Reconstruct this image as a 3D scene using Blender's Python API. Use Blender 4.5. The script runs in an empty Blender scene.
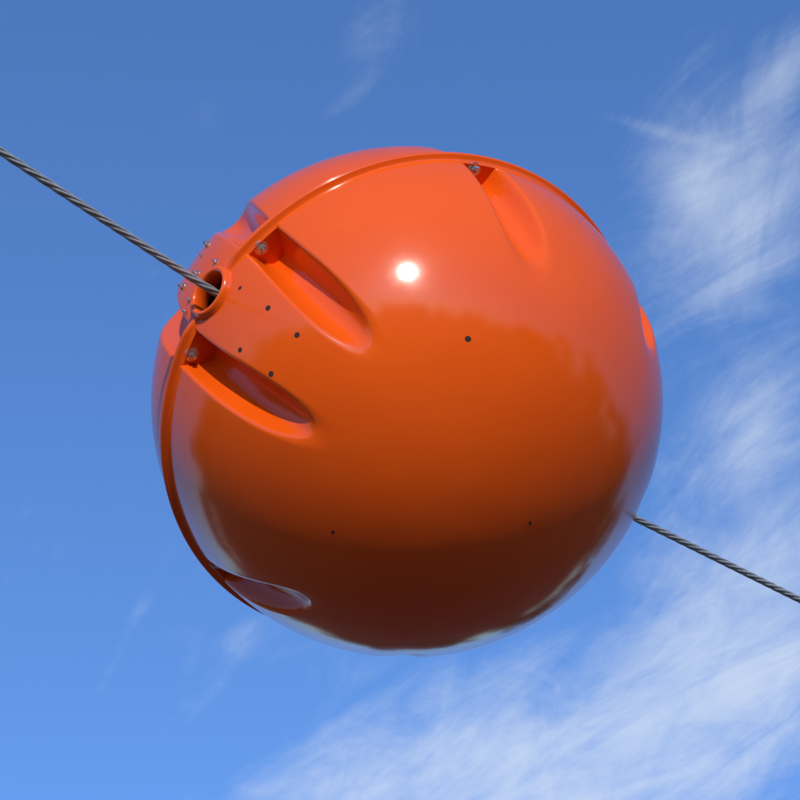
import bpy, math, random
import numpy as np
from mathutils import Vector, Matrix
random.seed(4); np.random.seed(4)
sc=bpy.context.scene
sc.view_settings.view_transform='Standard'
try: sc.view_settings.look='None'
except Exception: pass
sc.view_settings.exposure=0

# ------------------------------------------------------------ camera
ALPHA=math.radians(40); D=9.0; R=0.45
sa,ca=math.sin(ALPHA),math.cos(ALPHA)
HT=math.tan(math.asin(1/D))*400/256
CAM=np.array([0,0,1.6])
FW=np.array([0,ca,sa]); RT=np.array([1.,0,0]); UP=np.array([0,-sa,ca])
def ray(px,py):
    v=FW+RT*((px-400)/400*HT)+UP*((400-py)/400*HT)
    return v/np.linalg.norm(v)
C=CAM+ray(407,402)*D*R
def unproj(px,py,r=1.0):
    d=ray(px,py); oc=CAM-C; b=d@oc; c=oc@oc-(r*R)**2
    disc=max(b*b-c,0.0)
    p=CAM+d*(-b-math.sqrt(disc))
    return (p-C)/np.linalg.norm(p-C)
cam=bpy.data.cameras.new("camera"); co=bpy.data.objects.new("camera",cam)
sc.collection.objects.link(co); co.location=CAM
co.rotation_euler=(math.radians(90)+ALPHA,0,0)
cam.sensor_width=36; cam.lens=18/HT; cam.clip_end=3000; sc.camera=co

# ------------------------------------------------------------ node helpers
def newmat(name):
    m=bpy.data.materials.new(name); m.use_nodes=True
    nt=m.node_tree; b=nt.nodes["Principled BSDF"]
    return m,nt,b
def mth(nt,op,a,b=None,c=None,clamp=False):
    n=nt.nodes.new("ShaderNodeMath"); n.operation=op; n.use_clamp=clamp
    for i,v in enumerate((a,b,c)):
        if v is None: continue
        if isinstance(v,(int,float)): n.inputs[i].default_value=v
        else: nt.links.new(v,n.inputs[i])
    return n.outputs[0]
def noise(nt,vec,scale,detail=4,rough=.5,dist=0.):
    n=nt.nodes.new("ShaderNodeTexNoise"); n.inputs["Scale"].default_value=scale
    n.inputs["Detail"].default_value=detail; n.inputs["Roughness"].default_value=rough
    n.inputs["Distortion"].default_value=dist
    if vec is not None: nt.links.new(vec,n.inputs["Vector"])
    return n.outputs["Fac"]
def ramp(nt,fac,stops):
    n=nt.nodes.new("ShaderNodeValToRGB"); nt.links.new(fac,n.inputs[0])
    e=n.color_ramp.elements
    while len(e)<len(stops): e.new(.5)
    for i,(p,c) in enumerate(stops):
        e[i].position=p; e[i].color=(*c,1)
    return n.outputs[0]
def objco(nt):
    return nt.nodes.new("ShaderNodeTexCoord").outputs["Object"]
def bump(nt,b,h,strength,dist):
    n=nt.nodes.new("ShaderNodeBump"); n.inputs["Strength"].default_value=strength
    n.inputs["Distance"].default_value=dist
    nt.links.new(h,n.inputs["Height"]); nt.links.new(n.outputs[0],b.inputs["Normal"])

# ------------------------------------------------------------ materials
def orange_mat():
    m,nt,b=newmat("glossy_orange_plastic")
    v=objco(nt)
    n1=noise(nt,v,2.6,4,.6)
    col=ramp(nt,n1,[(.3,(.74,.080,.003)),(.7,(.81,.096,.005))])
    nt.links.new(col,b.inputs["Base Color"])
    n2=noise(nt,v,9,5,.7)
    r=mth(nt,'MULTIPLY_ADD',n2,.14,.075)
    nt.links.new(r,b.inputs["Roughness"])
    b.inputs["IOR"].default_value=1.40
    nw=noise(nt,v,9,1,.4)
    bump(nt,b,nw,.4,.004)
    return m
ORANGE=orange_mat()
def steel(name,col,rough,metal=1.0,sc_=80):
    m,nt,b=newmat(name); v=objco(nt)
    n=noise(nt,v,sc_,3,.6)
    c=ramp(nt,n,[(.3,tuple(x*.7 for x in col)),(.7,col)])
    nt.links.new(c,b.inputs["Base Color"]); b.inputs["Metallic"].default_value=metal
    b.inputs["Roughness"].default_value=rough
    return m
STEEL=steel("zinc_steel",(.75,.73,.70),.3)
CABLE=steel("galvanised_strand",(.42,.43,.44),.5,.4)
m,nt,b=newmat("painted_hole_shade"); b.inputs["Roughness"].default_value=.9
nt.links.new(ramp(nt,noise(nt,objco(nt),60),[(.3,(.02,.006,.004)),(.7,(.04,.012,.006))]),b.inputs["Base Color"]); DARK=m  # near-black colour stands in for the shade inside small holes

def link(o,parent=None,mat=None):
    sc.collection.objects.link(o)
    if parent is not None: o.parent=parent
    if mat is not None: o.data.materials.append(mat)
    return o
def npmesh(name,V,F,smooth=True):
    me=bpy.data.meshes.new(name)
    V=np.asarray(V,dtype=np.float32); F=np.asarray(F,dtype=np.int32)
    k=F.shape[1]
    me.vertices.add(len(V)); me.vertices.foreach_set("co",V.ravel())
    me.loops.add(F.size); me.loops.foreach_set("vertex_index",F.ravel())
    me.polygons.add(len(F)); me.polygons.foreach_set("loop_start",np.arange(0,F.size,k,dtype=np.int32))
    me.update(calc_edges=True); me.validate()
    me.polygons.foreach_set("use_smooth",np.full(len(me.polygons),smooth)); me.update()
    return me

# ------------------------------------------------------------ ball frame
a=unproj(208,291,1.015)
rim=[(270,228),(320,190),(400,155),(455,148),(490,153),(560,185),(612,238),(157,425),(160,485),(178,540),(205,580),(245,612)]
pts=[unproj(x,y,1.024) for x,y in rim]+[a,a,a]
_,_,vt=np.linalg.svd(np.array(pts)); n=vt[2]
if n@(CAM-C)<0: n=-n
n=n-(n@a)*a; n/=np.linalg.norm(n)
t=np.cross(n,a)
if t@UP<0: t=-t
Yl=np.cross(n,a); sgn=1.0 if Yl@t>0 else -1.0
M=Matrix(((a[0],Yl[0],n[0]),(a[1],Yl[1],n[1]),(a[2],Yl[2],n[2])))
ball=bpy.data.objects.new("aerial_marker_ball",None)
sc.collection.objects.link(ball)
ball.matrix_world=Matrix.Translation(Vector(C))@M.to_4x4()
S=sgn
# pockets: angle, depth at seam, half width, height where it runs out, bolt angle offset
POCK=[(S*15.5,.120,.070,.655,-1.2),(-S*12.6,.120,.068,.675,-1.2),(S*69.5,.100,.072,.61,-.8),(-S*69,.105,.073,.60,0),(S*118,.12,.075,.58,0),(-S*111,.12,.075,.58,0),(S*164.5,.13,.072,.66,0),(-S*166,.13,.072,.66,0)]
def smin(x,y,k):
    h=np.maximum(k-np.abs(x-y),0)/k
    return np.minimum(x,y)-h*h*k*.25
def half(sign):
    NP,NT=1200,280
    ph=np.linspace(0,2*math.pi,NP,endpoint=False); th=np.linspace(0.0,math.pi/2-.004,NT)
    P,T=np.meshgrid(ph,th)
    q=np.stack([np.cos(T)*np.cos(P),np.cos(T)*np.sin(P),np.sin(T)],-1).reshape(-1,3)
    q0=q.copy()
    for ang,d0,w0,he,_o in POCK:
        A=math.radians(ang); er=np.array([math.cos(A),math.sin(A),0]); et=np.array([-math.sin(A),math.cos(A),0])
        qr=q0@er; qt=q0@et; h=q0[:,2]
        s=np.clip(h/he,0,1.3)
        w=w0*(1+.36*s)
        u=np.abs(qt)/w
        e=np.clip((s-.45)/.55,0,3)
        rr=1-np.sqrt(u**2.2+e**2.6)**1.6
        dep=d0*(1-.30*s**2)
        new=smin(qr,np.where(rr>0,qr-dep*(1-(1-np.clip(rr,0,1))**1.65),qr-dep*rr*1.0),.033)
        d=np.where((qr>.3)&(np.abs(qt)<.3),new-qr,0)
        q=q+d[:,None]*er
    q[:,2]*=sign
    V=q*R
    i=np.arange(NT-1)[:,None]*NP+np.arange(NP)[None,:]
    j=np.arange(NT-1)[:,None]*NP+(np.arange(NP)[None,:]+1)%NP
    F=np.stack([i,j,j+NP,i+NP],-1).reshape(-1,4)
    if sign<0: F=F[:,::-1]
    fc=q0[F].mean(1); keep=~((np.hypot(fc[:,1],fc[:,2])<.084)) 
    F=F[keep]
    V=np.vstack([V,[0,0,sign*R]]); c=len(V)-1
    me=npmesh("shell",V,F)
    import bmesh
    bm=bmesh.new(); bm.from_mesh(me); bm.verts.ensure_lookup_table()
    base=(NT-1)*NP
    for k in range(NP):
        v0,v1=bm.verts[base+k],bm.verts[base+(k+1)%NP]
        f=bm.faces.new((v0,v1,bm.verts[c]) if sign>0 else (v1,v0,bm.verts[c])); f.smooth=True
    bm.to_mesh(me); bm.free()
    return me
link(bpy.data.objects.new("near_half_shell",half(1)),ball,ORANGE)
link(bpy.data.objects.new("far_half_shell",half(-1)),ball,ORANGE)
# seam flanges (outer lip fades out where it meets the cable collars)
def flange(sign,ro):
    prof=[(.80,.001),(ro-.003,.001),(ro,.003),(ro+.0005,.008),(ro-.002,.012),(ro-.006,.0145),(1.005,.017),(.999,.023),(.992,.032),(.978,.028),(.80,.022)]
    V=[];F=[]
    N=900
    for rng in ((.098,math.pi-.098),(math.pi+.098,2*math.pi-.098)):
        st=len(V)
        for k in range(N+1):
            p=rng[0]+(rng[1]-rng[0])*k/N
            x=min(p-rng[0],rng[1]-p)/.09; x=min(1,x); x=x*x*(3-2*x)
            for r,h in prof:
                rr=r if r<1.0 else 1.0+(r-1.0)*(.25+.75*x)
                V.append((rr*R*math.cos(p),rr*R*math.sin(p),sign*h*R))
        L=len(prof)
        for k in range(N):
            for m_ in range(L):
                q0=st+k*L+m_; q1=st+k*L+(m_+1)%L
                f=(q0,q0+L,q1+L,q1); F.append(f if sign>0 else f[::-1])
    return npmesh("flange",V,F)
for nm,s,ro in (("near_flange",1,1.023),("far_flange",-1,1.0205)):
    o=link(bpy.data.objects.new(nm,flange(s,ro)),ball,ORANGE)
    md=o.modifiers.new("e","EDGE_SPLIT"); md.split_angle=math.radians(60)
def lathe(name,prof,N,axis,parent,mat,loc=(0,0,0)):
    V=[];F=[];L=len(prof)
    ax=Vector(axis).normalized(); q=ax.to_track_quat('Z','Y')
    for k in range(N):
        p=2*math.pi*k/N
        for r,h in prof:
            v=q@Vector((r*math.cos(p),r*math.sin(p),h))+Vector(loc); V.append(tuple(v))
    for k in range(N):
        for m_ in range(L-1):
            i0=k*L+m_; j0=((k+1)%N)*L+m_; F.append((i0,j0,j0+1,i0+1))
    return link(bpy.data.objects.new(name,npmesh(name,V,F)),parent,mat)
cp=[(.120,.972),(.114,.990),(.107,.998),(.103,1.009),(.099,1.018),(.092,1.021),(.085,1.019),(.080,1.013),(.078,1.0),(.077,.95),(.081,.95)]
cp=[(r*R,h*R) for r,h in cp]
for s in (1,-1): lathe("cable_collar",cp,96,(s,0,0),ball,ORANGE)
def bolt(pos,axis,s,name="bolt",washer=True):
    V=[];F=[]
    ax=Vector(axis).normalized(); q=ax.to_track_quat('Z','Y')
    def prism(r0,r1,z0,z1,N,off=0):
        st=len(V)
        for z,r in ((z0,r0),(z1,r1)):
            for k in range(N):
                p=2*math.pi*k/N+off; V.append(tuple(q@Vector((r*s*math.cos(p),r*s*math.sin(p),z*s))+Vector(pos)))
        for k in range(N): F.append((st+k,st+(k+1)%N,st+N+(k+1)%N,st+N+k))
        F.append(tuple(st+N+k for k in range(N))); F.append(tuple(st+k for k in reversed(range(N))))
    if washer: prism(1.5,1.45,0,.22,24)
    prism(1.0,1.0,.22,.95,6,.3); prism(1.0,.8,.95,1.1,6,.3)
    for k in range(5): prism(.5,.5,1.1+k*.17,1.18+k*.17,14); prism(.43,.43,1.18+k*.17,1.27+k*.17,14)
    me=bpy.data.meshes.new(name); me.from_pydata(V,[],F); me.update()
    return link(bpy.data.objects.new(name,me),ball,STEEL)
for ang,_a,_b,_c,off in POCK:
    A=math.radians(ang+off*S)
    for s in (1,-1):
        bolt((.972*R*math.cos(A),.972*R*math.sin(A),s*.026*R),(0,0,s),.0086)
Mi=np.array(M).T
for px,py,s in [(208,245,1),(216,262,.8),(197,274,.9),(183,287,1),(190,300,.7),(186,312,.7),(202,256,.6)]:
    v=Mi@unproj(px,py,1.0); bolt(tuple(v*R*.998),tuple(v),.0056*s,"clamp_bolt")
for i,(px,py,s) in enumerate([(268,308,1),(240,350,.9),(297,335,1),(271,374,1),(468,339,1.05),(530,523,.6),(333,532,.6),(240,288,.75)]):
    v=Mi@unproj(px,py,1.0); v=v/np.linalg.norm(v); r=.0043*s
    lathe("drain_hole_disc",[(1e-5,1.0004*R),(r*.8,1.0005*R),(r*1.0,1.0007*R),(r*1.12,1.0004*R),(r*1.2,.9992*R)],20,tuple(v),ball,DARK)  # dark disc on the uncut shell, painted as a hole's shaded inside

# ------------------------------------------------------------ cable
def solve_dir(p1,p2,hd):
    N=np.cross(ray(*p1),ray(*p2)); s=-(hd@N)/N[2]
    d=hd+np.array([0,0,s]); return d/np.linalg.norm(d),s
hd=np.array([a[0],a[1],0]); hd/=np.linalg.norm(hd)
dL,s1=solve_dir((0,151),(212,291),hd); dR,s2=solve_dir((633,517),(800,600),-hd)
def near(px,py,pt): 
    r=ray(px,py); return CAM+r*((pt-CAM)@r)
PL=near(212,291,C+a*R*1.0)
PR0=C-a*R*1.0
N=np.cross(ray(633,517),ray(800,600)); N/=np.linalg.norm(N)
PR=PR0-N*((PR0-CAM)@N)
LL=24.0
ctrl=[]
for tt in np.linspace(LL,0,120): ctrl.append(PL+dL*tt+np.array([0,0,.0006*tt*tt]))
for k in np.linspace(0,1,8)[1:-1]: ctrl.append(PL*(1-k)+PR*k)
for tt in np.linspace(0,LL,120): ctrl.append(PR+dR*tt+np.array([0,0,.0006*tt*tt]))
ctrl=np.array(ctrl)
seg=np.linalg.norm(np.diff(ctrl,axis=0),axis=1); cs=np.concatenate([[0],np.cumsum(seg)])
sl=np.arange(0,cs[-1],.01)
path=np.stack([np.interp(sl,cs,ctrl[:,i]) for i in range(3)],1)
ker=np.ones(9)/9
for i in range(3): path[4:-4,i]=np.convolve(path[:,i],ker,'valid')
tan=np.gradient(path,axis=0); tan/=np.linalg.norm(tan,axis=1)[:,None]
sd=np.cross(tan,[0,0,1.]); sd/=np.linalg.norm(sd,axis=1)[:,None]; up2=np.cross(sd,tan)
CR=.0070; PITCH=.15; NS=5
cableo=bpy.data.objects.new("overhead_cable",None); sc.collection.objects.link(cableo)
V=[];Fs=[];
rs=CR*.40; rh=CR-rs
K=7; nP=len(path)
for sI in range(NS):
    ang=sl/PITCH*2*math.pi+sI*2*math.pi/NS
    cen=path+sd*(rh*np.cos(ang))[:,None]+up2*(rh*np.sin(ang))[:,None]
    st=sI*nP*K
    rings=[]
    for k in range(K):
        pa=2*math.pi*k/K
        rings.append(cen+sd*(rs*math.cos(pa))+up2*(rs*math.sin(pa)))
    V.append(np.stack(rings,1).reshape(-1,3))
    i=np.arange(nP-1)[:,None]*K+np.arange(K)[None,:]; j=np.arange(nP-1)[:,None]*K+(np.arange(K)[None,:]+1)%K
    Fs.append(np.stack([i,j,j+K,i+K],-1).reshape(-1,4)+st)
link(bpy.data.objects.new("strands",npmesh("strands",np.vstack(V),np.vstack(Fs))),cableo,CABLE)

# ------------------------------------------------------------ setting
def poly(name,V,F,mat,parent=None,smooth=False):
    me=bpy.data.meshes.new(name); me.from_pydata([tuple(map(float,v)) for v in V],[],F); me.update()
    if smooth: me.polygons.foreach_set("use_smooth",[True]*len(F))
    return link(bpy.data.objects.new(name,me),parent,mat)
m,nt,b=newmat("dry_grass_ground"); v=objco(nt)
n1=noise(nt,v,.12,4,.6); n2=noise(nt,v,3,4,.7)
mix=mth(nt,'ADD',mth(nt,'MULTIPLY',n1,.6),mth(nt,'MULTIPLY',n2,.4))
nt.links.new(ramp(nt,mix,[(.35,(.08,.058,.04)),(.5,(.155,.11,.082)),(.65,(.215,.155,.12))]),b.inputs["Base Color"])
b.inputs["Roughness"].default_value=.95; bump(nt,b,n2,.6,.05)
G=[];GF=[];ng=40
for i in range(ng+1):
    for j in range(ng+1):
        x=(i/ng-.5)*2; y=(j/ng-.5)*2; x=math.copysign(abs(x)**2,x)*1500; y=math.copysign(abs(y)**2,y)*1500
        r=math.hypot(x,y); G.append((x,y,0 if r<80 else .6*math.sin(x*.02)*math.cos(y*.017)*min(1,(r-80)/100)))
for i in range(ng):
    for j in range(ng):
        k=i*(ng+1)+j; GF.append((k,k+ng+1,k+ng+2,k+1))
poly("ground",G,GF,m,smooth=True)
m,nt,b=newmat("foliage"); v=objco(nt)
nt.links.new(ramp(nt,noise(nt,v,.8,3,.7),[(.3,(.03,.04,.012)),(.6,(.075,.085,.025)),(.8,(.12,.11,.035))]),b.inputs["Base Color"]); b.inputs["Roughness"].default_value=.8; FOL=m
V=[];F=[]
def tree(x,y,H):
    st=len(V); N=6
    for z,r in ((0,.25),(H*.5,.15),(H*.85,.04)):
        for k in range(N): V.append((x+r*math.cos(k*math.pi/3),y+r*math.sin(k*math.pi/3),z))
    for l in range(2):
        for k in range(N): F.append((st+l*N+k,st+l*N+(k+1)%N,st+(l+1)*N+(k+1)%N,st+(l+1)*N+k))
    cl=[(random.gauss(0,H*.16),random.gauss(0,H*.16),random.uniform(.35,.95)*H,random.uniform(.10,.2)*H) for _ in range(9)]
    for cx,cy,cz,cr in cl:
        for _ in range(38):
            d=Vector((random.gauss(0,1),random.gauss(0,1),random.gauss(0,1))).normalized()*cr*random.uniform(.5,1.05)
            p=Vector((x+cx,y+cy,cz))+d; s=random.uniform(.3,.75)
            u=Vector((random.gauss(0,1),random.gauss(0,1),random.gauss(0,1))).normalized(); w=u.orthogonal().normalized()
            st=len(V)
            for A_,B_ in ((-1,-.6),(1,-.4),(.7,.8),(-.5,.9)): V.append(tuple(p+u*s*A_+w*s*B_))
            F.append((st,st+1,st+2,st+3))
for k in range(120):
    az=random.uniform(-math.pi,math.pi); r=random.uniform(40,70); dg=math.degrees(az)
    if abs(dg-135)<14: continue
    tall=(-28<dg<80); back=(-145<dg<-40)  # tree height and distance shaped by azimuth for the ball's reflections
    if back: r*=1.8
    tree(r*math.cos(az),r*math.sin(az),random.uniform(12,17) if tall and k%4 else random.uniform(5.5,9.5))
poly("added_tree_line",V,F,FOL)  # unseen trees, added to darken the sky reflection along the ball's rim
house=bpy.data.objects.new("added_white_house",None); sc.collection.objects.link(house)  # unseen house, added to give bright spots in the ball's reflection
house.location=(-30,32,0); house.rotation_euler=(0,0,math.radians(-40+90))
def simple(name,c,r=.8):
    m,nt,b=newmat(name); nt.links.new(ramp(nt,noise(nt,objco(nt),2,3),[(.3,tuple(x*.85 for x in c)),(.7,c)]),b.inputs["Base Color"]); b.inputs["Roughness"].default_value=r; return m
WALL=simple("painted_render",(.72,.70,.66)); ROOF=simple("roof_tiles",(.16,.08,.06)); GL=simple("window_glass",(.04,.05,.06),.1); TR=simple("timber",(.18,.12,.08))
def boxp(name,c,s,mat,par):
    V=[(c[0]+sx*s[0]/2,c[1]+sy*s[1]/2,c[2]+sz*s[2]/2) for sz in(-1,1) for sy in(-1,1) for sx in(-1,1)]
    return poly(name,V,[(0,2,3,1),(4,5,7,6),(0,1,5,4),(2,6,7,3),(0,4,6,2),(1,3,7,5)],mat,par)
boxp("walls",(0,0,1.6),(12,8,3.2),WALL,house)
poly("gables",[(-6,-4,3.2),(-6,4,3.2),(-6,0,5.6),(6,-4,3.2),(6,4,3.2),(6,0,5.6)],[(0,2,1),(3,4,5)],WALL,house)
poly("roof",[(-6.5,-4.6,2.95),(6.5,-4.6,2.95),(6.5,0,5.75),(-6.5,0,5.75),(-6.5,4.6,2.95),(6.5,4.6,2.95)],[(0,1,2,3),(3,2,5,4)],ROOF,house)
for sy in (-1,1):
    for x in (-4,-1.6,3.6): boxp("window",(x,sy*4.01,1.7),(1.2,.06,1.2),GL,house)
    boxp("door",(1,sy*4.01,1.05),(1,.08,2.1),TR,house)
for P in (path[0],path[-1]):
    pole=bpy.data.objects.new("utility_pole",None); sc.collection.objects.link(pole); pole.location=(P[0],P[1],0)
    H=P[2]+.6
    lathe("shaft",[(.16,0),(.14,H*.5),(.11,H),(.001,H)],20,(0,0,1),pole,TR)
    o=boxp("crossarm",(0,0,P[2]-.22),(1.8,.1,.12),TR,pole); o.rotation_euler=(0,0,math.atan2(hd[1],hd[0])+math.pi/2)
    lathe("insulator",[(.001,P[2]-.16),(.05,P[2]-.16),(.05,P[2]-.12),(.03,P[2]-.1),(.05,P[2]-.06),(.02,P[2]),(.001,P[2])],16,(0,0,1),pole,WALL)

# ------------------------------------------------------------ light
sd_=UP*.848-FW*.53; 
sun_el=math.asin(sd_[2]/np.linalg.norm(sd_))
sl_=bpy.data.lights.new("sun",'SUN'); sl_.energy=3.0; sl_.angle=math.radians(.55); sl_.color=(1,.95,.87)
so=bpy.data.objects.new("sun",sl_); sc.collection.objects.link(so)
so.rotation_euler=Vector(sd_).to_track_quat('Z','Y').to_euler()
w=bpy.data.worlds.new("World"); sc.world=w; w.use_nodes=True; nt=w.node_tree
bg=nt.nodes["Background"]; bg.inputs["Strength"].default_value=.1
sky=nt.nodes.new("ShaderNodeTexSky"); sky.sky_type='NISHITA'; sky.sun_disc=False
sky.sun_elevation=sun_el; sky.sun_rotation=math.pi; sky.ozone_density=1.5; sky.dust_density=.4; sky.air_density=1.0
tc=nt.nodes.new("ShaderNodeTexCoord"); sep=nt.nodes.new("ShaderNodeSeparateXYZ"); nt.links.new(tc.outputs["Generated"],sep.inputs[0])
z=mth(nt,'MAXIMUM',sep.outputs[2],.06)
px_=mth(nt,'DIVIDE',sep.outputs[0],z); py_=mth(nt,'DIVIDE',sep.outputs[1],z)
def pc(px,py):
    d=ray(px,py); return np.array([d[0]/d[2],d[1]/d[2]])
def lin(cx,cy,c0): return mth(nt,'ADD',mth(nt,'MULTIPLY_ADD',px_,float(cx),float(c0)),mth(nt,'MULTIPLY',py_,float(cy)))
def frame_(cen,p1,p2):
    c=pc(*cen); J=np.stack([pc(*p1)-c,pc(*p2)-c],1); I=np.linalg.inv(J); o=-I@c
    return lin(I[0,0],I[0,1],o[0]),lin(I[1,0],I[1,1],o[1])
def blob(cen,dx1,dx2,amp):
    u,v=frame_(cen,(cen[0]+dx1[0],cen[1]+dx1[1]),(cen[0]+dx2[0],cen[1]+dx2[1]))
    r2=mth(nt,'ADD',mth(nt,'MULTIPLY',u,u),mth(nt,'MULTIPLY',v,v))
    return mth(nt,'MULTIPLY',mth(nt,'EXPONENT',mth(nt,'MULTIPLY',r2,-1.)),amp)
blobs=[((640,770),(300,-120),(60,100),1.0),((330,800),(180,-70),(20,50),.72),((760,600),(120,-60),(40,90),.7),
 ((735,240),(60,-130),(80,40),.84),((795,60),(40,-60),(20,12),.5),((370,45),(26,-44),(24,16),.38),((340,105),(30,-22),(8,10),.40),
 ((590,112),(110,30),(-4,7),.30),((690,180),(50,10),(5,40),.3),((760,430),(60,-20),(10,60),.66),((120,650),(45,-90),(8,5),.32),((230,635),(40,-25),(8,12),.33),
 ((150,90),(140,-20),(10,80),-.35)]
mask=None
for bb in blobs:
    o=blob(*bb); mask=o if mask is None else mth(nt,'ADD',mask,o)
def streakvec(p1,p2,sl,sw,off):
    d=pc(*p2)-pc(*p1); d/=np.linalg.norm(d); e=np.array([-d[1],d[0]])
    cb=nt.nodes.new("ShaderNodeCombineXYZ")
    nt.links.new(lin(d[0]*sl,d[1]*sl,off),cb.inputs[0]); nt.links.new(lin(e[0]*sw,e[1]*sw,0),cb.inputs[1]); return cb.outputs[0]
sv=streakvec((500,760),(720,610),1.,2.8,3.1)
sv2=streakvec((680,330),(790,120),1.,2.3,7.7)
fa=noise(nt,sv,5.2,8,.66,.7); fb=noise(nt,sv2,6.5,7,.65,.9)
cb=nt.nodes.new("ShaderNodeCombineXYZ"); nt.links.new(px_,cb.inputs[0]); nt.links.new(py_,cb.inputs[1])
patch=noise(nt,cb.outputs[0],4.5,6,.62,.4)
nz=mth(nt,'ADD',mth(nt,'ADD',mth(nt,'MULTIPLY',fa,.45),mth(nt,'MULTIPLY',fb,.28)),mth(nt,'MULTIPLY',patch,.27))
mk=mth(nt,'MINIMUM',mask,1.0)
dens=mth(nt,'ADD',mth(nt,'MULTIPLY',mth(nt,'SUBTRACT',nz,.5),2.7),mth(nt,'MULTIPLY_ADD',mk,.90,-.27))
mr=nt.nodes.new("ShaderNodeMapRange"); mr.interpolation_type='SMOOTHSTEP'; nt.links.new(dens,mr.inputs[0]); mr.inputs[1].default_value=-.2; mr.inputs[2].default_value=1.25
dn=mth(nt,'MULTIPLY',mr.outputs[0],.9)
tint=nt.nodes.new("ShaderNodeMix"); tint.data_type='RGBA'; tint.blend_type='MULTIPLY'; tint.inputs[0].default_value=1
nt.links.new(sky.outputs[0],tint.inputs[6]); tint.inputs[7].default_value=(1.06,1.58,2.40,1)
mx=nt.nodes.new("ShaderNodeMix"); mx.data_type='RGBA'; nt.links.new(dn,mx.inputs[0]); nt.links.new(tint.outputs[2],mx.inputs[6]); mx.inputs[7].default_value=(6.8,7.7,9.2,1)
nt.links.new(mx.outputs[2],bg.inputs[0])
